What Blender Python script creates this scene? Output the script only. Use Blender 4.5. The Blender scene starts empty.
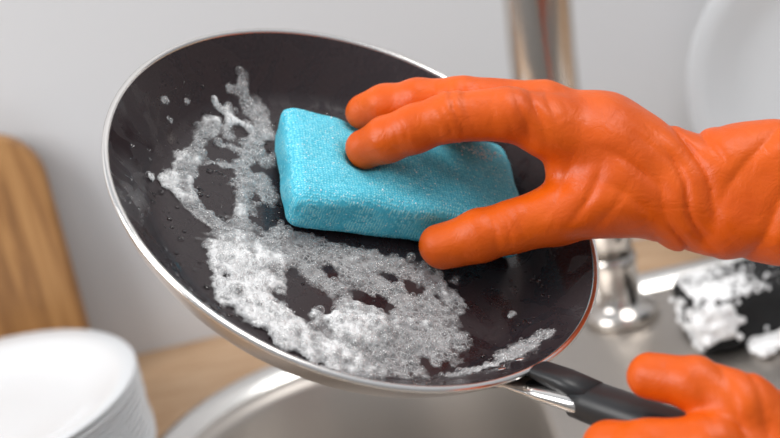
import bpy, math, random
import numpy as np
from mathutils import Matrix, Vector
rng=np.random.default_rng(7); random.seed(7)
sc=bpy.context.scene
try:
    sc.view_settings.view_transform='Standard'
    sc.view_settings.look='None'
except Exception as e: print(e)

# ------------------------------------------------------------------ helpers
def link(o): sc.collection.objects.link(o); return o
def mesh_obj(name,verts,faces,mat=None,smooth=True,parent=None,M=None):
    me=bpy.data.meshes.new(name)
    v=verts.tolist() if hasattr(verts,'tolist') else verts
    f=faces.tolist() if hasattr(faces,'tolist') else faces
    me.from_pydata(v,[],f); me.update()
    if smooth: me.polygons.foreach_set('use_smooth',[True]*len(me.polygons))
    o=bpy.data.objects.new(name,me); link(o)
    if mat:
        for m in (mat if isinstance(mat,list) else [mat]): me.materials.append(m)
    if parent is not None: o.parent=parent
    if M is not None: o.matrix_local=M
    return o
def empty(name,M=None):
    o=bpy.data.objects.new(name,None); link(o); o.empty_display_size=.02
    if M is not None: o.matrix_world=M
    return o
def bevel(o,w,s=3):
    m=o.modifiers.new('bev','BEVEL'); m.width=w; m.segments=s; m.limit_method='ANGLE'; return o
def box(name,x0,x1,y0,y1,z0,z1,mat,parent=None,bev=0):
    v=[(x,y,z) for x in(x0,x1) for y in(y0,y1) for z in(z0,z1)]
    f=[(0,1,3,2),(4,6,7,5),(0,4,5,1),(2,3,7,6),(0,2,6,4),(1,5,7,3)]
    o=mesh_obj(name,v,f,mat,False,parent)
    if bev: bevel(o,bev)
    return o
def lathe(name,prof,mat,n=96,parent=None,M=None):
    v=[];f=[]
    for r,z in prof:
        for i in range(n):
            a=2*math.pi*i/n; v.append((r*math.cos(a),r*math.sin(a),z))
    for j in range(len(prof)-1):
        for i in range(n):
            k=(i+1)%n; f.append((j*n+i,j*n+k,(j+1)*n+k,(j+1)*n+i))
    return mesh_obj(name,v,f,mat,True,parent,M)
def loft(name,secs,mat,n=28,p=3.0,parent=None,M=None,side=Vector((0,1,0))):
    v=[];f=[]
    for i,(c,hw,ht) in enumerate(secs):
        a=secs[max(i-1,0)][0]; b=secs[min(i+1,len(secs)-1)][0]
        t=(Vector(b)-Vector(a)).normalized(); up=t.cross(side).normalized()*-1
        for k in range(n):
            q=2*math.pi*k/n; cx=math.cos(q); sx=math.sin(q)
            x=math.copysign(abs(cx)**(2/p),cx)*hw; y=math.copysign(abs(sx)**(2/p),sx)*ht
            v.append(tuple(Vector(c)+side*x+up*y))
    for j in range(len(secs)-1):
        for k in range(n):
            l=(k+1)%n; f.append((j*n+k,j*n+l,(j+1)*n+l,(j+1)*n+k))
    f.append(tuple(range(n-1,-1,-1))); m=(len(secs)-1)*n; f.append(tuple(range(m,m+n)))
    return mesh_obj(name,v,f,mat,True,parent,M)

# ------------------------------------------------------------------ materials
def new_mat(name,col,rough=.5,metal=0,spec=.5,**kw):
    m=bpy.data.materials.new(name); m.use_nodes=True
    b=m.node_tree.nodes['Principled BSDF']
    b.inputs['Base Color'].default_value=(*col,1); b.inputs['Roughness'].default_value=rough
    b.inputs['Metallic'].default_value=metal; b.inputs['Specular IOR Level'].default_value=spec
    for k,v in kw.items(): b.inputs[k.replace('_',' ')].default_value=v
    return m
def N(m,t,**kw):
    n=m.node_tree.nodes.new(t)
    for k,v in kw.items():
        if k in n.inputs: n.inputs[k].default_value=v
        else: setattr(n,k,v)
    return n
def L(m,a,b): m.node_tree.links.new(a,b)
def bsdf(m): return m.node_tree.nodes['Principled BSDF']
def coords(m,scale=(1,1,1),rot=(0,0,0)):
    t=N(m,'ShaderNodeTexCoord'); mp=N(m,'ShaderNodeMapping'); mp.inputs['Scale'].default_value=scale; mp.inputs['Rotation'].default_value=rot
    L(m,t.outputs['Object'],mp.inputs['Vector']); return mp.outputs['Vector']
def ramp(m,fac,stops):
    r=N(m,'ShaderNodeValToRGB'); e=r.color_ramp.elements
    while len(e)<len(stops): e.new(.5)
    for x,(p,c) in zip(e,stops): x.position=p; x.color=(*c,1)
    L(m,fac,r.inputs['Fac']); return r.outputs['Color']
def bump(m,h,strength,dist=.001):
    b=N(m,'ShaderNodeBump'); b.inputs['Strength'].default_value=strength; b.inputs['Distance'].default_value=dist
    L(m,h,b.inputs['Height']); L(m,b.outputs['Normal'],bsdf(m).inputs['Normal'])
def noise(m,vec,scale,detail=4,rough=.5,dist=0):
    n=N(m,'ShaderNodeTexNoise'); n.inputs['Scale'].default_value=scale; n.inputs['Detail'].default_value=detail
    n.inputs['Roughness'].default_value=rough; n.inputs['Distortion'].default_value=dist
    L(m,vec,n.inputs['Vector']); return n.outputs['Fac']
def math_(m,op,a,b=None,c=None,clamp=False):
    n=N(m,'ShaderNodeMath',operation=op); n.use_clamp=clamp
    for i,x in enumerate((a,b,c)):
        if x is None: continue
        if isinstance(x,(int,float)): n.inputs[i].default_value=x
        else: L(m,x,n.inputs[i])
    return n.outputs[0]

m_wall=new_mat('wall_paint',(.66,.67,.69),.8)
v=coords(m_wall); bump(m_wall,noise(m_wall,v,300,3),.05)
m_floor=new_mat('floor_tile',(.4,.38,.36),.5)
v=coords(m_floor,(1,1,1)); L(m_floor,ramp(m_floor,noise(m_floor,v,6),[(.3,(.36,.34,.32)),(.7,(.46,.44,.42))]),bsdf(m_floor).inputs['Base Color'])
m_cab=new_mat('cabinet_paint',(.7,.7,.68),.5)
v=coords(m_cab); bump(m_cab,noise(m_cab,v,80,2),.04)
def wood(name,c1,c2,c3,sc_,rough=.45):
    m=new_mat(name,c2,rough); v=coords(m,sc_)
    n=noise(m,v,3.0,6,.6,1.2)
    L(m,ramp(m,n,[(.3,c1),(.5,c2),(.72,c3)]),bsdf(m).inputs['Base Color']); bump(m,n,.1); return m
m_counter=wood('oak_counter',(.38,.23,.125),(.47,.305,.18),(.55,.38,.24),(4,30,30))
m_board=wood('acacia_board',(.20,.09,.03),(.34,.165,.055),(.48,.26,.10),(22,22,2.2),.45)
m_steel=new_mat('brushed_steel',(.52,.485,.45),.42,1)
v=coords(m_steel,(3,200,200)); bump(m_steel,noise(m_steel,v,4,3),.04)
m_steelrim=new_mat('polished_steel',(.78,.77,.75),.24,1)
v=coords(m_steelrim); bump(m_steelrim,noise(m_steelrim,v,90,2),.02)
m_chrome=new_mat('chrome',(.66,.62,.58),.18,1)
v=coords(m_chrome); bump(m_chrome,noise(m_chrome,v,60,2),.01)
m_china=new_mat('white_porcelain',(.74,.76,.78),.2,0,.5)
v=coords(m_china); bump(m_china,noise(m_china,v,40,2),.01)

m_pan=new_mat('nonstick_coating',(.022,.018,.019),.36,0,.5)
v=coords(m_pan); nz=noise(m_pan,v,900,2)
L(m_pan,ramp(m_pan,nz,[(.3,(.018,.011,.013)),(.75,(.037,.025,.028))]),bsdf(m_pan).inputs['Base Color'])
wet=noise(m_pan,v,38,3,.55,1.5)
rr_=N(m_pan,'ShaderNodeMapRange'); rr_.inputs['From Min'].default_value=.42; rr_.inputs['From Max'].default_value=.56; rr_.inputs['To Min'].default_value=.14; rr_.inputs['To Max'].default_value=.40
L(m_pan,wet,rr_.inputs['Value']); L(m_pan,rr_.outputs[0],bsdf(m_pan).inputs['Roughness'])
bump(m_pan,nz,.05,.0003)
m_rim=new_mat('polished_rim',(.82,.80,.78),.16,1)
v=coords(m_rim); bump(m_rim,noise(m_rim,v,200,2),.02)
m_panout=new_mat('pan_exterior',(.48,.44,.41),.36,.92)
v=coords(m_panout,(1,1,1)); bump(m_panout,noise(m_panout,v,250,3),.05)
m_grip=new_mat('black_bakelite',(.015,.016,.018),.40)
v=coords(m_grip); bump(m_grip,noise(m_grip,v,700,3),.15,.0004)
m_water=new_mat('water',(1,1,1),.03); bsdf(m_water).inputs['Transmission Weight'].default_value=1; bsdf(m_water).inputs['IOR'].default_value=1.33

m_glove=new_mat('orange_rubber',(.67,.096,.002),.42,0,.36)
g=bsdf(m_glove)
v=coords(m_glove); nz=noise(m_glove,v,45,4,.5)
L(m_glove,ramp(m_glove,nz,[(.3,(.63,.084,.0015)),(.7,(.72,.108,.0025))]),g.inputs['Base Color'])
n2=noise(m_glove,v,110,5,.6,.8); n3=noise(m_glove,v,700,2,.5)
bump(m_glove,math_(m_glove,'MULTIPLY_ADD',n3,.12,n2),.42,.0016)
L(m_glove,ramp(m_glove,noise(m_glove,v,60,3),[(.35,(.34,.34,.34)),(.65,(.48,.48,.48))]),g.inputs['Roughness'])
m_skin=new_mat('skin',(.62,.36,.25),.5); v=coords(m_skin); bump(m_skin,noise(m_skin,v,300,3),.1,.0005)

m_sponge=new_mat('turquoise_mesh_sponge',(.06,.47,.62),.5)
v=coords(m_sponge)
ws=[]
for d_ in 'XY':
    w1=N(m_sponge,'ShaderNodeTexWave'); w1.inputs['Scale'].default_value=210; w1.inputs['Distortion'].default_value=7; w1.inputs['Detail'].default_value=4; w1.inputs['Detail Scale'].default_value=2; w1.bands_direction=d_; L(m_sponge,v,w1.inputs['Vector']); ws.append(w1.outputs['Fac'])
mesh_=math_(m_sponge,'MULTIPLY',ws[0],ws[1])
n1=noise(m_sponge,v,420,5,.8)
comb=math_(m_sponge,'MULTIPLY_ADD',mesh_,.40,n1)
base=ramp(m_sponge,comb,[(.38,(.04,.50,.70)),(.60,(.10,.70,.92)),(.92,(.40,.92,1))])
vo=N(m_sponge,'ShaderNodeTexVoronoi'); vo.inputs['Scale'].default_value=700; L(m_sponge,v,vo.inputs['Vector'])
sp=ramp(m_sponge,vo.outputs['Distance'],[(.14,(1,1,1)),(.36,(0,0,0))])
nn=ramp(m_sponge,noise(m_sponge,v,330,3),[(.50,(0,0,0)),(.60,(1,1,1))])
mm=math_(m_sponge,'MULTIPLY',sp,nn)
mx=N(m_sponge,'ShaderNodeMix',data_type='RGBA'); L(m_sponge,mm,mx.inputs['Factor']); L(m_sponge,base,mx.inputs['A']); mx.inputs['B'].default_value=(.80,.97,1,1)
L(m_sponge,mx.outputs['Result'],bsdf(m_sponge).inputs['Base Color']); bump(m_sponge,comb,.65,.0012)
m_scour=new_mat('black_scourer',(.010,.010,.011),.85)
v=coords(m_scour); bump(m_scour,noise(m_scour,v,500,4,.8),1,.003)

# foam
m_froth=new_mat('fine_froth',(.97,.975,.98),.3,0,.5)
v=coords(m_froth); bump(m_froth,noise(m_froth,v,500,3,.7),.25,.001)
m_bub=bpy.data.materials.new('soap_bubble'); m_bub.use_nodes=True
nt=m_bub.node_tree; nt.nodes.clear()
out=nt.nodes.new('ShaderNodeOutputMaterial'); tr=nt.nodes.new('ShaderNodeBsdfTransparent'); gl=nt.nodes.new('ShaderNodeBsdfGlossy'); gl.inputs['Roughness'].default_value=.05
df=nt.nodes.new('ShaderNodeBsdfDiffuse'); df.inputs['Color'].default_value=(.97,.975,.98,1)
tl=nt.nodes.new('ShaderNodeBsdfTranslucent'); tl.inputs['Color'].default_value=(.97,.975,.98,1)
mD=nt.nodes.new('ShaderNodeMixShader'); mD.inputs[0].default_value=.45
mA=nt.nodes.new('ShaderNodeMixShader'); mB=nt.nodes.new('ShaderNodeMixShader'); fr=nt.nodes.new('ShaderNodeLayerWeight'); fr.inputs['Blend'].default_value=.30
nzb=nt.nodes.new('ShaderNodeTexNoise'); nzb.inputs['Scale'].default_value=700; tcb=nt.nodes.new('ShaderNodeTexCoord'); nt.links.new(tcb.outputs['Object'],nzb.inputs['Vector'])
nt.links.new(df.outputs[0],mD.inputs[1]); nt.links.new(tl.outputs[0],mD.inputs[2])
mA.inputs[0].default_value=.4
nt.links.new(mD.outputs[0],mA.inputs[1]); nt.links.new(gl.outputs[0],mA.inputs[2])
ma=nt.nodes.new('ShaderNodeMath'); ma.operation='MULTIPLY_ADD'; ma.inputs[1].default_value=.8; ma.use_clamp=True
mb_=nt.nodes.new('ShaderNodeMath'); mb_.operation='MULTIPLY'; mb_.inputs[1].default_value=.14; nt.links.new(nzb.outputs['Fac'],mb_.inputs[0]); nt.links.new(mb_.outputs[0],ma.inputs[2])
nt.links.new(fr.outputs['Facing'],ma.inputs[0]); nt.links.new(ma.outputs[0],mB.inputs[0])
nt.links.new(tr.outputs[0],mB.inputs[1]); nt.links.new(mA.outputs[0],mB.inputs[2]); nt.links.new(mB.outputs[0],out.inputs['Surface'])
m_film=new_mat('suds_film',(.97,.975,.98),.2,0,.6)
v=coords(m_film)
at=N(m_film,'ShaderNodeAttribute'); at.attribute_name='foam'; af=N(m_film,'ShaderNodeAttribute'); af.attribute_name='froth'
def cells(scale,lo,hi):
    vv=N(m_film,'ShaderNodeTexVoronoi'); vv.feature='DISTANCE_TO_EDGE'; vv.inputs['Scale'].default_value=scale; L(m_film,v,vv.inputs['Vector'])
    r=N(m_film,'ShaderNodeMapRange'); r.inputs['From Min'].default_value=lo; r.inputs['From Max'].default_value=hi; r.inputs['To Min'].default_value=1; r.inputs['To Max'].default_value=0
    L(m_film,vv.outputs['Distance'],r.inputs['Value']); return r.outputs[0]
c1=cells(330,.01,.17); c2=cells(800,.01,.22)
sel=N(m_film,'ShaderNodeMapRange'); sel.inputs['From Min'].default_value=.42; sel.inputs['From Max'].default_value=.60; L(m_film,noise(m_film,v,90,2),sel.inputs['Value'])
cw=math_(m_film,'MAXIMUM',math_(m_film,'MULTIPLY',c1,.5),math_(m_film,'MULTIPLY',c2,math_(m_film,'MULTIPLY',sel.outputs[0],.55)))
milky=math_(m_film,'MULTIPLY_ADD',noise(m_film,v,130,5,.65),1.5,-.50)
core=math_(m_film,'MAXIMUM',math_(m_film,'MAXIMUM',cw,milky),math_(m_film,'MULTIPLY',af.outputs['Fac'],math_(m_film,'MULTIPLY_ADD',noise(m_film,v,380,3,.6),.9,.60)))
edge=math_(m_film,'MULTIPLY',at.outputs['Fac'],math_(m_film,'MULTIPLY_ADD',noise(m_film,v,500,3,.7),9.0,-1.8),clamp=True)
L(m_film,math_(m_film,'MULTIPLY',core,edge,clamp=True),bsdf(m_film).inputs['Alpha'])
bump(m_film,cw,.35,.0007)

# ------------------------------------------------------------------ frames
pitch=math.radians(20); al=math.radians(13)
X=Vector((1,0,0)); u0=Vector((0,math.sin(pitch),math.cos(pitch))); bk=Vector((0,-math.cos(pitch),math.sin(pitch)))
rt=X*math.cos(al)-u0*math.sin(al); up=X*math.sin(al)+u0*math.cos(al)
CAM=Vector((0,0,1.40)); ZC=.90; YW=1.175
def frame(x,y,z,o):
    return Matrix(((x[0],y[0],z[0],o[0]),(x[1],y[1],z[1],o[1]),(x[2],y[2],z[2],o[2]),(0,0,0,1)))
WORK=frame(rt,up,bk,CAM-bk*.70)          # frame of the washing-up work (pan + hands)
th=math.radians(24.8); T=math.radians(51.6)
e1=Vector((math.cos(th),-math.sin(th),0)); n_=Vector((math.sin(T)*math.sin(th),math.sin(T)*math.cos(th),math.cos(T))); e2=n_.cross(e1)
C=Vector((-14.5,14.8,0)); F0=C-n_*28
PANL=frame(e1,e2,n_,F0*.001)
PAN=WORK@PANL

# ------------------------------------------------------------------ SDF tools (mm)
def seg(P,a,b,r1,r2,sw=1.0):
    a=np.array(a,float); b=np.array(b,float); ba=b-a
    pa=[P[i]-a[i] for i in range(3)]
    h=np.clip((pa[0]*ba[0]+pa[1]*ba[1]+pa[2]*ba[2])/(ba@ba),0,1)
    d=np.sqrt(sum((pa[i]-h*ba[i])**2 for i in range(3)))
    return d-(r1+(r2-r1)*h)
def smin(a,b,k):
    h=np.maximum(k-np.abs(a-b),0)/k; return np.minimum(a,b)-h*h*k*.25
def smax(a,b,k): return -smin(-a,-b,k)
def chain(P,pts,k=4):
    d=None
    for (a,ra),(b,rb) in zip(pts[:-1],pts[1:]):
        s=seg(P,a,b,ra,rb); d=s if d is None else smin(d,s,k)
    return d
def grid(lo,hi,h):
    ax=[np.arange(lo[i],hi[i]+h,h,dtype=np.float32) for i in range(3)]
    return np.meshgrid(*ax,indexing='ij')
def surface_nets(F,org,h):
    S=F<0; n=F.shape
    cnt=np.zeros([k-1 for k in n],np.int8)
    for i in(0,1):
        for j in(0,1):
            for k in(0,1): cnt+=S[i:n[0]-1+i,j:n[1]-1+j,k:n[2]-1+k]
    mask=(cnt>0)&(cnt<8); cells=np.argwhere(mask); idx=-np.ones(mask.shape,np.int64); idx[mask]=np.arange(len(cells))
    P=np.zeros((len(cells),3)); W=np.zeros(len(cells))
    cs=[(i,j,k) for i in(0,1) for j in(0,1) for k in(0,1)]
    for c0 in cs:
        for a in range(3):
            if c0[a]==0:
                c1=list(c0); c1[a]=1
                v0=F[cells[:,0]+c0[0],cells[:,1]+c0[1],cells[:,2]+c0[2]]; v1=F[cells[:,0]+c1[0],cells[:,1]+c1[1],cells[:,2]+c1[2]]
                cr=(v0<0)!=(v1<0); t=np.where(cr,v0/np.where(cr,v0-v1,1),0)
                q=np.tile(np.array(c0,float),(len(cells),1)); q[:,a]+=t
                P[cr]+=q[cr]; W+=cr
    V=(cells+P/W[:,None])*h+np.array(org)
    faces=[]
    for a in range(3):
        b=(a+1)%3; c=(a+2)%3
        D=np.argwhere(np.diff(S.astype(np.int8),axis=a)!=0)
        D=D[(D[:,b]>0)&(D[:,b]<n[b]-1)&(D[:,c]>0)&(D[:,c]<n[c]-1)]
        eb=np.eye(3,dtype=int)[b]; ec=np.eye(3,dtype=int)[c]
        q=np.stack([idx[tuple((D-o).T)] for o in (eb+ec,ec,0*eb,eb)],1)
        ins=S[tuple(D.T)]; q[~ins]=q[~ins][:,::-1]
        faces.append(q)
    return V,np.concatenate(faces)
def relax(V,Fc,it=2,lam=.5):
    E=np.concatenate([Fc[:,[0,1]],Fc[:,[1,2]],Fc[:,[2,3]],Fc[:,[3,0]]]); E=np.concatenate([E,E[:,::-1]])
    deg=np.bincount(E[:,0],minlength=len(V))[:,None]
    for i in range(it):
        A=np.stack([np.bincount(E[:,0],weights=V[E[:,1],k],minlength=len(V)) for k in range(3)],1)/deg
        V=V+(A-V)*lam
    return V
def sdf_obj(name,fn,lo,hi,h,mat,M,parent=None,it=2):
    P=grid(lo,hi,h); F=fn(P)
    V,Fc=surface_nets(F,lo,h); V=relax(V,Fc,it)
    o=mesh_obj(name,V*.001,Fc,mat,True,parent)
    if M is not None:
        if parent is None: o.matrix_world=M
        else: o.matrix_local=M
    print(name,len(V)); return o

# ------------------------------------------------------------------ gloves
def fold(ph):  # sharp-valley rubber fold profile
    return (1-np.abs(np.sin(ph/2)))**1.6-.35
def glove_right(P):
    x,y,z=P
    idx_=chain(P,[((-12.5,36,-17),10.2),((-2,40,-9),11.2),((12,45.5,-3),11.6),((30,51,2),12.2),((60,52,3),13.2),((80,47,0),15)])
    mid=chain(P,[((-14,56.5,-38),9.6),((-2,60,-29),10.2),((14,61.5,-22),10.6),((36,61.5,-16),11),((76,57,-10),13.5)])
    rin=chain(P,[((5,54,-66),8.5),((24,59,-54),9.2),((48,59,-38),10),((82,54,-24),13)])
    lit=chain(P,[((32,50,-74),7.6),((46,54,-62),8.4),((62,54,-48),9),((90,48,-32),12)])
    thb=chain(P,[((26,-14,-8),11.6),((46,-8,-3),13),((60,-4,-1),12.8),((84,2,-2),15.2),((116,12,-2),19)])
    f=smin(idx_,mid,1.6); f=smin(f,rin,2.0); f=smin(f,lit,2.0)
    palm=chain(P,[((80,45,0),14),((112,36,-2),18),((146,22,-3),19)],8)
    palm=smin(palm,chain(P,[((78,55,-11),13),((108,46,-9),17),((146,20,-4),19)],8),8)
    palm=smin(palm,chain(P,[((84,54,-25),12),((112,40,-16),16),((146,16,-6),19)],8),10)
    palm=smin(palm,chain(P,[((92,46,-32),11),((118,28,-20),16),((146,10,-6),19)],8),10)
    palm=smin(palm,chain(P,[((116,12,-2),18),((146,6,-3),20)],8),10)
    palm=smin(palm,chain(P,[((90,26,-6),11),((118,20,-4),16)],8),12)
    d=smin(f,palm,7); d=smin(d,thb,9)
    cuff=smin(chain(P,[((152,22,-3),18.5),((168,25,0),21.5),((200,26,4),24),((262,28,10),27)]),chain(P,[((152,3,-3),18.5),((168,2,0),21),((200,0,4),23),((262,-2,10),26)]),14)
    d=smin(d,cuff,5)
    s=x+.5*(y-12)+3*np.sin(y/8+z/11)
    d=d+2.4*fold(s*2*np.pi/12)*np.exp(-((x-147)/13)**2)
    s2=x-.7*y+5*np.sin(y/13)
    d=d+2.0*fold(s2*2*np.pi/27+1)*np.exp(-((x-184)/26)**2)
    d=d+1.8*fold((y*.9+x*.45+3*np.sin(x/10))*2*np.pi/15)*np.exp(-((x-120)/17)**2-((y-24)/20)**2)
    d=d+1.6*fold((y*.4-x*.8+2*np.sin(y/9))*2*np.pi/12)*np.exp(-((x-98)/15)**2-((y-12)/14)**2)
    for (c,w,amp,per) in (((32,50,8),9,1.1,6),((70,53,10),12,1.5,8),((56,-4,8),9,1.2,7),((6,43,0),6,.8,5),((30,63,-15),9,.9,7)):
        g_=np.exp(-((x-c[0])**2+(y-c[1])**2)/w**2)*(z>-25)
        d=d+amp*g_*fold((x+.3*y+np.sin(y/4))*2*np.pi/per)
    d=d+.5*np.sin(x/7.3+1.3*np.sin(y/9))*np.sin(y/6.1+z/8)
    d=d-1.6*np.exp(-((x-256)/2.2)**2)
    return smax(d,x-260,2)
glove=sdf_obj('rubber_glove',glove_right,(-30,-45,-90),(266,80,48),1.0,m_glove,WORK)
def forearm1(P): return smin(chain(P,[((240,20,8),22),((330,24,14),26),((470,28,24),34)]),chain(P,[((240,4,8),22),((330,2,14),26),((470,-4,24),34)]),14)
sdf_obj('forearm',forearm1,(200,-50,-35),(510,75,70),3.0,m_skin,Matrix.Identity(4),parent=glove)

def glove_left(P):
    x,y,z=P
    thb=chain(P,[((111,-67,103),10.2),((128,-69,112),11.2),((146,-78,118),13.5),((166,-92,116),18),((198,-118,104),23)])
    i_=chain(P,[((96,-103,86),9),((93,-97,102),10.2),((108,-95,117),11.5),((132,-94,126),13.5),((164,-104,120),18)])
    m_=chain(P,[((113,-114,92),9),((108,-113,112),10),((126,-114,130),11),((154,-118,130),12.5),((186,-128,112),16)])
    r_=chain(P,[((130,-122,103),9),((128,-130,122),9.6),((148,-134,138),10.4),((174,-139,133),12),((196,-142,116),15)])
    l_=chain(P,[((150,-126,113),8),((150,-138,130),8.6),((168,-148,143),9.2),((190,-150,134),11),((206,-148,118),14)])
    f=smin(smin(smin(i_,m_,2),r_,2),l_,2)
    palm=chain(P,[((174,-110,110),18),((205,-138,102),24),((240,-172,98),24)],8)
    palm=smin(palm,chain(P,[((200,-142,114),15),((222,-160,106),20),((244,-180,100),23)],8),12)
    d=smin(f,palm,6); d=smin(d,thb,4)
    d=smin(d,chain(P,[((244,-176,98),23),((270,-196,98),29),((320,-234,100),34)]),7)
    s=(x*.75-y*.65)+3*np.sin((x+y)/9)
    t=(x-240)*.75-(y+172)*.65
    d=d+2.2*fold(s*2*np.pi/13)*np.exp(-(t/16)**2)
    d=d+1.2*fold((x+.4*y+2*np.sin(y/8))*2*np.pi/11)*np.exp(-((x-150)/24)**2)
    d=d+.4*np.sin(x/7.3+1.3*np.sin(y/9))*np.sin(y/6.1+z/8)
    return smax(d,t-88,2)
glove2=sdf_obj('rubber_glove.001',glove_left,(76,-262,58),(352,-50,162),1.2,m_glove,WORK)
def forearm2(P): return chain(P,[((300,-219,99),26),((380,-275,100),30),((470,-335,102),36)])
sdf_obj('forearm',forearm2,(260,-380,50),(520,-180,145),3.0,m_skin,Matrix.Identity(4),parent=glove2)

# ------------------------------------------------------------------ frying pan
pan=empty('frying_pan',PAN)
inner=[(0,0),(60,0),(91,0),(96,.5),(100.5,2.0),(104,5),(109,10),(114.5,15.5),(121,22.5),(126.2,28)]
def fl(r): return np.interp(r,[p[0] for p in inner],[p[1] for p in inner])
mm_=lambda L_:[(a*.001,b*.001) for a,b in L_]
lathe('pan_interior',mm_(inner),m_pan,160,pan)
lathe('rim',mm_([(126.0,27.6),(126.4,28.6),(127.4,29.2),(128.8,29.0),(129.6,28.0),(129.2,26.6),(128.0,25.6)]),m_rim,160,pan)
lathe('pan_exterior',mm_([(128.2,26.0),(126,21),(121.5,14),(116,7),(110,1.5),(103,-2.2),(97,-3.6),(96,-4),(60,-4),(0,-4)]),m_panout,160,pan)
hd=math.radians(-31)
HR=Matrix.Rotation(hd,4,'Z')
def hp(t,off=0): # along handle: radial out and rising 30 deg
    return Vector((.125+t*.866-off*.5,0,.017+t*.5+off*.866))
strap=[(Vector((.119,0,.010)),.013,.0012),(Vector((.124,0,.0165)),.013,.0018),(hp(.006),.0130,.0026),(hp(.018),.0125,.0036),(hp(.034),.0110,.0046),(hp(.050),.008,.0045)]
loft('handle_strap',strap,m_rim,28,3,pan,HR)
loft('handle_tongue',[(hp(.002,.006),.006,.0015),(hp(.010,.007),.0070,.003),(hp(.024,.006),.0075,.0045),(hp(.04,.004),.008,.005)],m_grip,28,3,pan,HR)
loft('handle_grip',[(hp(.030,-.001),.0075,.005),(hp(.032,-.001),.0098,.0072),(hp(.040),.0105,.0085),(hp(.07),.0108,.0086),(hp(.11),.0110,.0088),(hp(.15),.0118,.0090),(hp(.172),.0108,.0082),(hp(.178),.008,.005)],m_grip,32,2.6,pan,HR)
for k,yy in enumerate((-.007,.007)):
    o=lathe('rivet_%d'%(k+1),[(0,.0016),(.002,.0014),(.0034,.0004),(.0036,-.001)],m_rim,24,pan,HR@Matrix.Translation((.1165,yy,.0165))@Matrix.Rotation(math.radians(-50),4,'Y'))

# ------------------------------------------------------------------ sponge
SP0=Vector((16.5,36,0))
SPL=Matrix.Translation((SP0.x*.001,SP0.y*.001,0))@Matrix.Rotation(math.radians(24.8),4,'Z')
HX,HY,TZ=64.5,34.5,29.5
Q=np.array((PANL@SPL).to_3x3()); tq=np.array((PANL@SPL).translation)*1000
def sponge_f(P):
    x,y,z=P
    bulge=1-.12*(x/HX)**2-.08*(y/HY)**2
    zc=(z-TZ/2)/bulge
    yc=y/(1-.06*np.cos(x/HX*3.1))
    r=7.5
    q=[np.abs(x)-(HX-r),np.abs(yc)-(HY-r),np.abs(zc)-(TZ/2-r)]
    d=np.sqrt(sum(np.maximum(k,0)**2 for k in q))+np.minimum(np.maximum(np.maximum(q[0],q[1]),q[2]),0)-r
    d=d-1.5*np.exp(-((np.abs(x)-(HX-2))/1.6)**2)*np.exp(-((zc-5)/5)**2)   # end seams
    d=d+.6*np.sin(x/6+np.sin(y/7))*np.sin(y/5+z/6)
    d=d+.3*np.sin(x*1.9+np.sin(y*.9))*np.sin(y*1.7+np.sin(x*.8))*np.sin(z*1.8)
    W=[Q[i,0]*x+Q[i,1]*y+Q[i,2]*z+tq[i] for i in range(3)]
    gd=glove_right(W)
    return smax(d,-(gd-.2),8)
sponge=sdf_obj('kitchen_sponge',sponge_f,(-70,-40,-3),(70,40,34),.9,m_sponge,PAN@SPL,it=1)

# ------------------------------------------------------------------ soap foam
def ico(sub):
    import bmesh
    bm=bmesh.new(); bmesh.ops.create_icosphere(bm,subdivisions=sub,radius=1)
    v=np.array([x.co[:] for x in bm.verts]); f=np.array([[q.index for q in p.verts] for p in bm.faces]); bm.free(); return v,f
I1=ico(2); I2=ico(3)
def bubbles(name,pts,rad,mi,M,parent=None):
    VV=[];FF=[];MI=[];off=0
    for tmpl,sel in ((I1,rad<.0009),(I2,rad>=.0009)):
        c=pts[sel]; r=rad[sel]; m=mi[sel]
        if len(c)==0: continue
        tv,tf=tmpl; k=len(tv)
        v=(c[:,None,:]+tv[None]*r[:,None,None]).reshape(-1,3)
        f=(tf[None]+(np.arange(len(c))*k)[:,None,None]).reshape(-1,3)+off
        VV.append(v);FF.append(f);MI.append(np.repeat(m,len(tf))); off+=len(v)
    V=np.concatenate(VV);Fc=np.concatenate(FF);MI=np.concatenate(MI)
    o=mesh_obj(name,V,Fc,[m_froth,m_bub],True,parent)
    o.data.polygons.foreach_set('material_index',MI.astype(np.int32))
    if parent is None: o.matrix_world=M
    return o
_k=[(rng.normal(0,1,2)*s,rng.uniform(0,6.28),a) for s,a,nn_ in ((.09,1,6),(.25,.6,8),(.6,.35,8)) for _ in range(nn_)]
def wob(p): return sum(a*np.sin(p@k+ph) for k,ph,a in _k)/4.0
strokes=[
 ((-90,58),(-82,64),3.5,.7),((-84,64),(-72,60),5,.9),((-72,60),(-60,44),6.5,.85),((-92,46),(-66,42),3.5,.75),((-87,36),(-87,6),5,.75),
 ((-87,6),(-85,-20),8,1),((-85,-22),(-66,-37),8,1),((-66,-37),(-46,-42),8,1),((-62,34),(-62,10),8,.85),((-62,10),(-77,2),5,.6),((-60,8),(-50,-20),9,.9),
 ((-50,-22),(-44,-46),9,1),((-50,8),(-42,-6),7,.75),((-44,44),(-52,22),6,.6),((-78,20),(-62,24),4,.6),((-84,48),(-76,30),4,.6),
 ((-42,-52),(-27,-74),13,1.1),((-27,-74),(0,-90),12,1.1),((0,-90),(34,-90),10,1.1),((-24,-38),(-26,-58),13,1),
 ((-20,-24),(12,-16),12,1),((12,-16),(46,-8),13,.95),((46,-8),(64,-12),11,.9),((20,-30),(52,-28),15,.95),((24,-56),(56,-50),17,1),((30,-76),(48,-66),12,1),
 ((-6,-40),(10,-44),8,.7),((32,-88),(56,-72),9,.8),
 ((78,-71),(92,-60),4.5,.9),((92,-60),(112,-28),4,.85),((99,-50),(104,-38),6.5,.9),((95,-9),(96,-6),3,.9),
 ((-112,16),(-111,18),1.6,.9),((-106,12),(-105,12.5),1.3,.9),((-96,-30),(-96,-31),2,.9),((-104,30),(-103,31),1.0,.9)]
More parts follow.
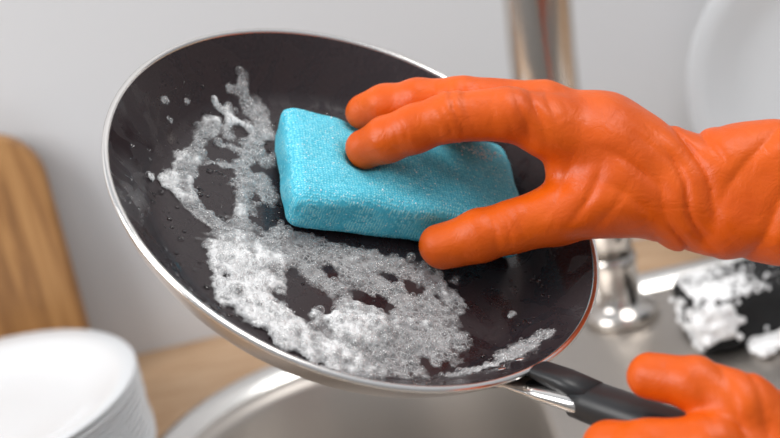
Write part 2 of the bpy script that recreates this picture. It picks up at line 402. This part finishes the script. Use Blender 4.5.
def dens(p):
    d=np.zeros(len(p))
    w=wob(p)
    for a,b,hw,s in strokes:
        a=np.array(a,float);b=np.array(b,float);ba=b-a
        h=np.clip(((p-a)@ba)/(ba@ba+1e-9),0,1); q=np.linalg.norm(p-a-h[:,None]*ba,axis=1)
        d=np.maximum(d,s*np.clip(1.25-q/(hw*(1+.6*np.clip(w,-1,1.2))),0,1)/1.0)
    for (ca,cb_,ra,rb) in ((6,-60,11,6),(-72,-8,5,10),(28,-42,5,3),(-74,36,6,5),(44,-22,4,3)):
        q=np.hypot((p[:,0]-ca)/ra,(p[:,1]-cb_)/rb)
        d=d*np.clip((q-.7+.4*w)*2.5,0,1)
    return d
def frothf(p):
    a=p[:,0];b=p[:,1]
    w=wob(p*1.3+31)
    f=-.10+.75*w
    f=f+.9*np.clip((-45-b)/22,0,1)*np.clip((50-a)/30,0,1)+.65*np.clip((-62-a)/15,0,1)*np.clip((10-b)/20,0,1)+.3*np.clip((a-75)/10,0,1)
    f=f+.55*np.clip((-8-a)/16,0,1)*np.clip((-8-b)/15,0,1)
    return np.clip(f,0,1)
def inside_sponge(P):
    inv=np.array(SPL.inverted()); hom=np.column_stack([P*.001,np.ones(len(P))])@inv.T
    return (np.abs(hom[:,0])<.062)&(np.abs(hom[:,1])<.033)
TH=.12
h_=.5
ga=np.arange(-122,124,h_); gb=np.arange(-118,80,h_)
A,B=np.meshgrid(ga,gb,indexing='ij'); p=np.column_stack([A.ravel(),B.ravel()])
D=dens(p); FR=frothf(p); R=np.hypot(p[:,0],p[:,1])
thick=np.clip((D-TH)*1.8,0,1)
zz=fl(R)+.12+thick*(.4+2.0*FR)+(.3*wob(p*4)+.2*wob(p*9))*thick*(.4+FR)
ok=(D>TH-.02)&(R<124)
zz=np.maximum(zz,fl(R)+.1)
ok&=~inside_sponge(np.column_stack([p,zz]))
na,nb=A.shape; okg=ok.reshape(na,nb)
cell=okg[:-1,:-1]&okg[1:,:-1]&okg[1:,1:]&okg[:-1,1:]
ci,cj=np.nonzero(cell); i0=ci*nb+cj
Fq=np.stack([i0,i0+nb,i0+nb+1,i0+1],1)
used=np.unique(Fq); remap=-np.ones(na*nb,int); remap[used]=np.arange(len(used)); Fq=remap[Fq]
foam=mesh_obj('soap_foam',np.column_stack([p,zz])[used]*.001,Fq,m_film,True); foam.matrix_world=PAN
a_=foam.data.attributes.new('foam','FLOAT','POINT'); a_.data.foreach_set('value',np.clip((D[used]-TH),0,1).astype(np.float32))
a_=foam.data.attributes.new('froth','FLOAT','POINT'); a_.data.foreach_set('value',FR[used].astype(np.float32)*.98)
def cluster(nc,rlo,rhi,pw,power,thr,frw):
    P=rng.uniform((-122,-118),(122,80),(nc,2)); D=dens(P); F=frothf(P)
    keep=(rng.uniform(0,1,nc)<np.clip((D-thr)*power,0,1)*(1-frw+frw*F)); P=P[keep]; D=D[keep]; F=F[keep]
    r=rlo+(rhi-rlo)*rng.uniform(0,1,len(P))**pw
    R=np.hypot(P[:,0],P[:,1]); th_=np.clip((D-TH)*1.8,0,1)*(.4+2.0*F)
    z=fl(R)+th_*.9+r*.35
    k=R<122
    Q_=np.column_stack([P,z]); k&=~inside_sponge(Q_)
    return Q_[k]*.001,r[k]*.001
a1,r1=cluster(36000,.16,.40,2,1.3,.10,.88)
a2,r2=cluster(24000,.35,1.0,1.8,1.0,.03,0)
a3,r3=cluster(5600,.9,2.5,2.2,1.0,.12,0)
pts=np.concatenate([a1,a2,a3]); rad=np.concatenate([r1,r2,r3]); mi=np.concatenate([np.zeros(len(a1),int),np.ones(len(a2),int),np.ones(len(a3),int)])
print('bubbles',len(pts))
bubbles('bubbles',pts,rad,mi,None,parent=foam)
# water droplets on the pan floor
nd=1100
P=rng.uniform((-112,-105),(112,70),(nd,2)); R=np.hypot(P[:,0],P[:,1]); Dn=dens(P); k=(R<118)&(Dn<.1); P=P[k];R=R[k]
r=.3+1.6*rng.uniform(0,1,len(P))**3
tv,tf=I1; k_=len(tv); tvs=tv*np.array([1,1,.45]); cz=np.column_stack([P,fl(R)+.05]); kk=~inside_sponge(cz); cz=cz[kk]; r=r[kk]
V=(cz[:,None,:]+tvs[None]*r[:,None,None]).reshape(-1,3)*.001; Ff=(tf[None]+(np.arange(len(cz))*k_)[:,None,None]).reshape(-1,3)
mesh_obj('water_droplets',V,Ff,m_water,True,pan)
# thin suds clinging to the sponge
n=9000
sx=rng.uniform(-61,61,n); sy=rng.uniform(-31,32,n)
dn=np.clip(1.1-np.hypot((sx-44)/16,(sy-22)/9),0,1)*.9+np.clip(1-np.hypot((sx+2)/40,(sy-32)/5),0,1)*.7+.012
k=rng.uniform(0,1,n)<dn; sx,sy=sx[k],sy[k]
bul=1-.12*(sx/HX)**2-.08*(sy/HY)**2
zt=TZ/2+TZ/2*bul-.1
W=[Q[i,0]*sx+Q[i,1]*sy+Q[i,2]*zt+tq[i] for i in range(3)]
gd=glove_right(W); k=gd>5; sx,sy,zt=sx[k],sy[k],zt[k]
sr=.18+.35*rng.uniform(0,1,len(sx))**2
bubbles('suds',np.column_stack([sx,sy,zt])*.001,sr*.001,(rng.uniform(0,1,len(sx))<.05).astype(int),None,parent=sponge)

# ------------------------------------------------------------------ room
box('wall_back',-2.2,2.2,YW,YW+.1,0,2.6,m_wall)
box('floor',-2.2,2.2,-1.6,YW,-.05,0,m_floor)
def rr(cx0,cx1,cy0,cy1,rad,z,n=24):
    pts=[]
    for (cx,cy,a0) in ((cx1-rad,cy1-rad,0),(cx0+rad,cy1-rad,90),(cx0+rad,cy0+rad,180),(cx1-rad,cy0+rad,270)):
        for i in range(n):
            a=math.radians(a0+90*i/(n-1)); pts.append((cx+rad*math.cos(a),cy+rad*math.sin(a),z))
    return pts
def loops(name,Ls,mat,cap=True,parent=None):
    n=len(Ls[0]); v=[p for l in Ls for p in l]; f=[]
    for j in range(len(Ls)-1):
        for i in range(n):
            k=(i+1)%n; f.append((j*n+i,j*n+k,(j+1)*n+k,(j+1)*n+i))
    if cap: f.append(tuple(range((len(Ls)-1)*n,len(Ls)*n)))
    return mesh_obj(name,v,f,mat,True,parent)
SX0,SX1,SY0,SY1=-.232,.66,.53,1.080
ct=loops('countertop',[rr(SX0+.012,SX1-.012,SY0+.012,SY1-.012,.14,ZC-.04),rr(SX0+.012,SX1-.012,SY0+.012,SY1-.012,.14,ZC),rr(-1.6,1.6,.47,YW-.001,.002,ZC),rr(-1.6,1.6,.47,YW-.001,.002,ZC-.04),rr(SX0+.012,SX1-.012,SY0+.012,SY1-.012,.14,ZC-.04)],m_counter,cap=False)
m=ct.modifiers.new('e','EDGE_SPLIT')
sink=empty('sink')
def ins(d,rad,z): return rr(SX0+d,SX1-d,SY0+d,SY1-d,rad,z)
loops('rim_band',[ins(0,.17,ZC+.001),ins(.002,.168,ZC+.008),ins(.006,.165,ZC+.0115),ins(.012,.159,ZC+.0125),ins(.018,.153,ZC+.011),ins(.024,.147,ZC+.006),ins(.027,.144,ZC+.0033)],m_steelrim,cap=False,parent=sink)
BX1=.085
def bw(d,rad,z): return rr(SX0+.032+d,BX1-d,SY0+.036+d,SY1-.034-d,rad,z)
loops('basin',[ins(.027,.144,ZC+.0033),ins(.029,.142,ZC+.0028),bw(0,.138,ZC+.0025),bw(.004,.134,ZC+.001),bw(.008,.13,ZC-.006),bw(.014,.12,ZC-.09),bw(.026,.11,ZC-.150),bw(.06,.08,ZC-.172),bw(.11,.03,ZC-.178)],m_steel,parent=sink)
lathe('drain',[(0,-.002),(.02,-.002),(.03,.001),(.04,.002),(.042,0)],m_chrome,48,sink,Matrix.Translation((-.06,.80,ZC-.176)))
cab=empty('base_cabinet')
box('carcass',-1.6,1.6,.52,YW-.002,.1,ZC-.20,m_cab,cab)
box('plinth',-1.6,1.6,.58,YW-.002,0,.1,m_cab,cab)
box('apron',-1.6,1.6,.50,.525,ZC-.20,ZC-.041,m_cab,cab)
for i in range(5): 
    box('door_panel_%d'%(i+1),-1.59+i*.64,-.97+i*.64,.498,.519,.11,ZC-.21,m_cab,cab,.003)

# faucet: slim base, shouldered bend, thicker upper column carrying the spout and lever
fc=empty('faucet',Matrix.Translation((.164,1.020,ZC+.0045)))
lathe('base_flange',[(0,0),(.029,0),(.030,.003),(.028,.008),(.021,.011),(.0185,.014),(.0185,.045),(.0200,.047),(.0200,.052),(.0185,.054)],m_chrome,64,fc)
colm=[(0,.05,.0185),(0,.09,.0185),(-.002,.115,.019),(-.010,.140,.0205),(-.020,.160,.023),(-.026,.178,.0252),(-.027,.195,.026),(-.0245,.23,.0262),(-.021,.265,.0262),(-.017,.31,.0262),(-.013,.36,.0262),(-.0125,.366,.022)]
loft('column',[(Vector((x,0,z)),r,r) for x,z,r in colm],m_chrome,48,2,fc)
sv=[]
for i in range(15):
    a=math.pi*i/14; sv.append((Vector((-.013,-.11+.11*math.cos(a),.36+.10*math.sin(a))),.012,.012))
sv=[(Vector((-.013,0,.34)),.012,.012)]+sv+[(Vector((-.013,-.22,.33)),.013,.013),(Vector((-.013,-.22,.315)),.013,.013)]
loft('spout',sv,m_chrome,28,2,fc,side=Vector((1,0,0)))
loft('lever',[(Vector((.005,0,.33)),.008,.008),(Vector((.030,0,.335)),.008,.007),(Vector((.045,0,.36)),.007,.005),(Vector((.055,0,.42)),.008,.004)],m_chrome,24,2,fc)

# plates
pp=[(0,.004),(.055,.004),(.060,.0),(.064,.0),(.068,.004),(.085,.009),(.105,.018),(.121,.022),(.1225,.0235),(.121,.025),(.104,.021),(.084,.0125),(.070,.0085),(.04,.0075),(0,.0075)]
ps=empty('plate_stack',Matrix.Translation((-.332,.955,ZC)))
for i in range(12):
    lathe('plate_%d'%(i+1),pp,m_china,112,ps,Matrix.Translation((random.uniform(-.0008,.0008),random.uniform(-.0008,.0008),.0053*i)))
lean=math.radians(76)
dp=lathe('dinner_plate',[(r*1.04,z) for r,z in pp],m_china,112)
dp.matrix_world=Matrix.Translation((.386,1.112,ZC+.127))@Matrix.Rotation(lean,4,'X')
def board():
    w,h,t=.30,.235,.018; out=[]
    def arc(cx,cz,r,a0,a1,n=14): return [(cx+r*math.cos(math.radians(a0+(a1-a0)*i/(n-1))),cz+r*math.sin(math.radians(a0+(a1-a0)*i/(n-1)))) for i in range(n)]
    out+=arc(w/2-.045,h-.045,.045,0,78)
    out+=[(.04,h+.006),(0,h+.008),(-.04,h+.006)]
    out+=arc(-w/2+.045,h-.045,.045,102,180)
    out+=arc(-w/2+.02,.02,.02,180,270,6); out+=arc(w/2-.02,.02,.02,270,360,6)
    n=len(out); v=[(x,-t/2,z) for x,z in out]+[(x,t/2,z) for x,z in out]
    f=[tuple(range(n)),tuple(range(2*n-1,n-1,-1))]+[(i,i+n,(i+1)%n+n,(i+1)%n) for i in range(n)]
    o=mesh_obj('cutting_board',v,f,m_board,False); bevel(o,.004,3); return o
cb=board(); cb.matrix_world=Matrix.Translation((-.425,1.118,ZC+.003))@Matrix.Rotation(math.radians(-9),4,'X')
# scouring sponge on the sink deck
def scour(P):
    x,y,z=P; r=6; q=[np.abs(x)-(66-r),np.abs(y)-(34-r),np.abs(z-20)-(20-r)]
    d=np.sqrt(sum(np.maximum(k,0)**2 for k in q))+np.minimum(np.maximum(np.maximum(q[0],q[1]),q[2]),0)-r
    return d+.9*np.sin(x/4+np.sin(y/5))*np.sin(y/3.7+z/3)
SM=Matrix.Translation((.268,.955,ZC+.0045))@Matrix.Rotation(math.radians(4),4,'Z')
scr=sdf_obj('scouring_pad',scour,(-72,-42,-3),(72,42,46),1.6,m_scour,SM)
# fluffy froth: on the left end of the pad and along its front foot
cl=[]
for _ in range(150): cl.append((rng.normal(-54,7),rng.normal(-33,3),rng.uniform(12,36),rng.uniform(1.5,3.5)))
for _ in range(90): cl.append((rng.normal(-48,11),rng.normal(-12,13),rng.uniform(38,40.5),rng.uniform(1.5,3)))
for _ in range(60): cl.append((rng.normal(-66,2),rng.uniform(-30,20),rng.uniform(2,34),rng.uniform(1.5,3)))
for _ in range(260): cl.append((rng.uniform(-34,78),rng.normal(-43,6),rng.uniform(0,4),rng.uniform(2,4.5)))
for _ in range(30): cl.append((rng.uniform(-20,60),rng.normal(-35,1),rng.uniform(6,14),rng.uniform(1,2.4)))
def clump(P):
    d=None
    for x,y,z,r in cl:
        s=np.sqrt((P[0]-x)**2+(P[1]-y)**2+(P[2]-z)**2)-r
        d=s if d is None else smin(d,s,3.0)
    d=d+.6*np.sin(P[0]/1.3+np.sin(P[1]/2))*np.sin(P[1]/1.2+P[2]/2)*np.sin(P[2]/1.4+P[0]/3)
    return smax(d,.2-P[2],1)
sdf_obj('suds',clump,(-90,-72,-3),(92,34,50),1.6,m_froth,None,parent=scr,it=1)
n=3500
g3=rng.uniform(0,1,(n,3)); P=np.column_stack([-64+g3[:,0]*126,-31+g3[:,1]*60,40.3+0*g3[:,2]]); k=rng.uniform(0,1,n)<np.clip((-5-P[:,0])/50,.03,.7); P=P[k]
r=.5+1.0*rng.uniform(0,1,len(P))**3
bubbles('suds_bubbles',P*.001,r*.001,np.zeros(len(P),int),None,parent=scr)

# ------------------------------------------------------------------ light
wd=bpy.data.worlds.new('World'); sc.world=wd; wd.use_nodes=True; nt=wd.node_tree
bg=nt.nodes['Background']; tc=nt.nodes.new('ShaderNodeTexCoord'); sx_=nt.nodes.new('ShaderNodeSeparateXYZ'); cr=nt.nodes.new('ShaderNodeValToRGB')
mr=nt.nodes.new('ShaderNodeMapRange'); mr.inputs['From Min'].default_value=-1; nt.links.new(tc.outputs['Generated'],sx_.inputs[0]); nt.links.new(sx_.outputs['Z'],mr.inputs['Value']); nt.links.new(mr.outputs[0],cr.inputs[0])
e=cr.color_ramp.elements; e[0].position=.3; e[0].color=(.22,.205,.19,1); e[1].position=.85; e[1].color=(.80,.83,.88,1)
nt.links.new(cr.outputs[0],bg.inputs['Color']); bg.inputs['Strength'].default_value=.73
def area(name,loc,tgt,size,size_y,power,col):
    l=bpy.data.lights.new(name,'AREA'); l.shape='RECTANGLE'; l.size=size; l.size_y=size_y; l.energy=power; l.color=col
    o=bpy.data.objects.new(name,l); link(o); o.location=loc
    o.rotation_euler=(Vector(tgt)-Vector(loc)).to_track_quat('-Z','Y').to_euler(); return o
area('window_light',(-1.7,.1,2.3),(0,.8,1.1),1.2,1.4,39,(1,.985,.97))
area('ceiling_light',(.5,.5,2.5),(.1,.8,1.0),.7,.7,11,(1,.97,.93))

cam=bpy.data.cameras.new('camera'); cam.sensor_width=36; cam.lens=1400/780*36; cam.clip_start=.01
co=bpy.data.objects.new('camera',cam); link(co); co.matrix_world=frame(rt,up,bk,CAM)
cam.dof.use_dof=True; cam.dof.focus_distance=.685; cam.dof.aperture_fstop=6.0
sc.camera=co
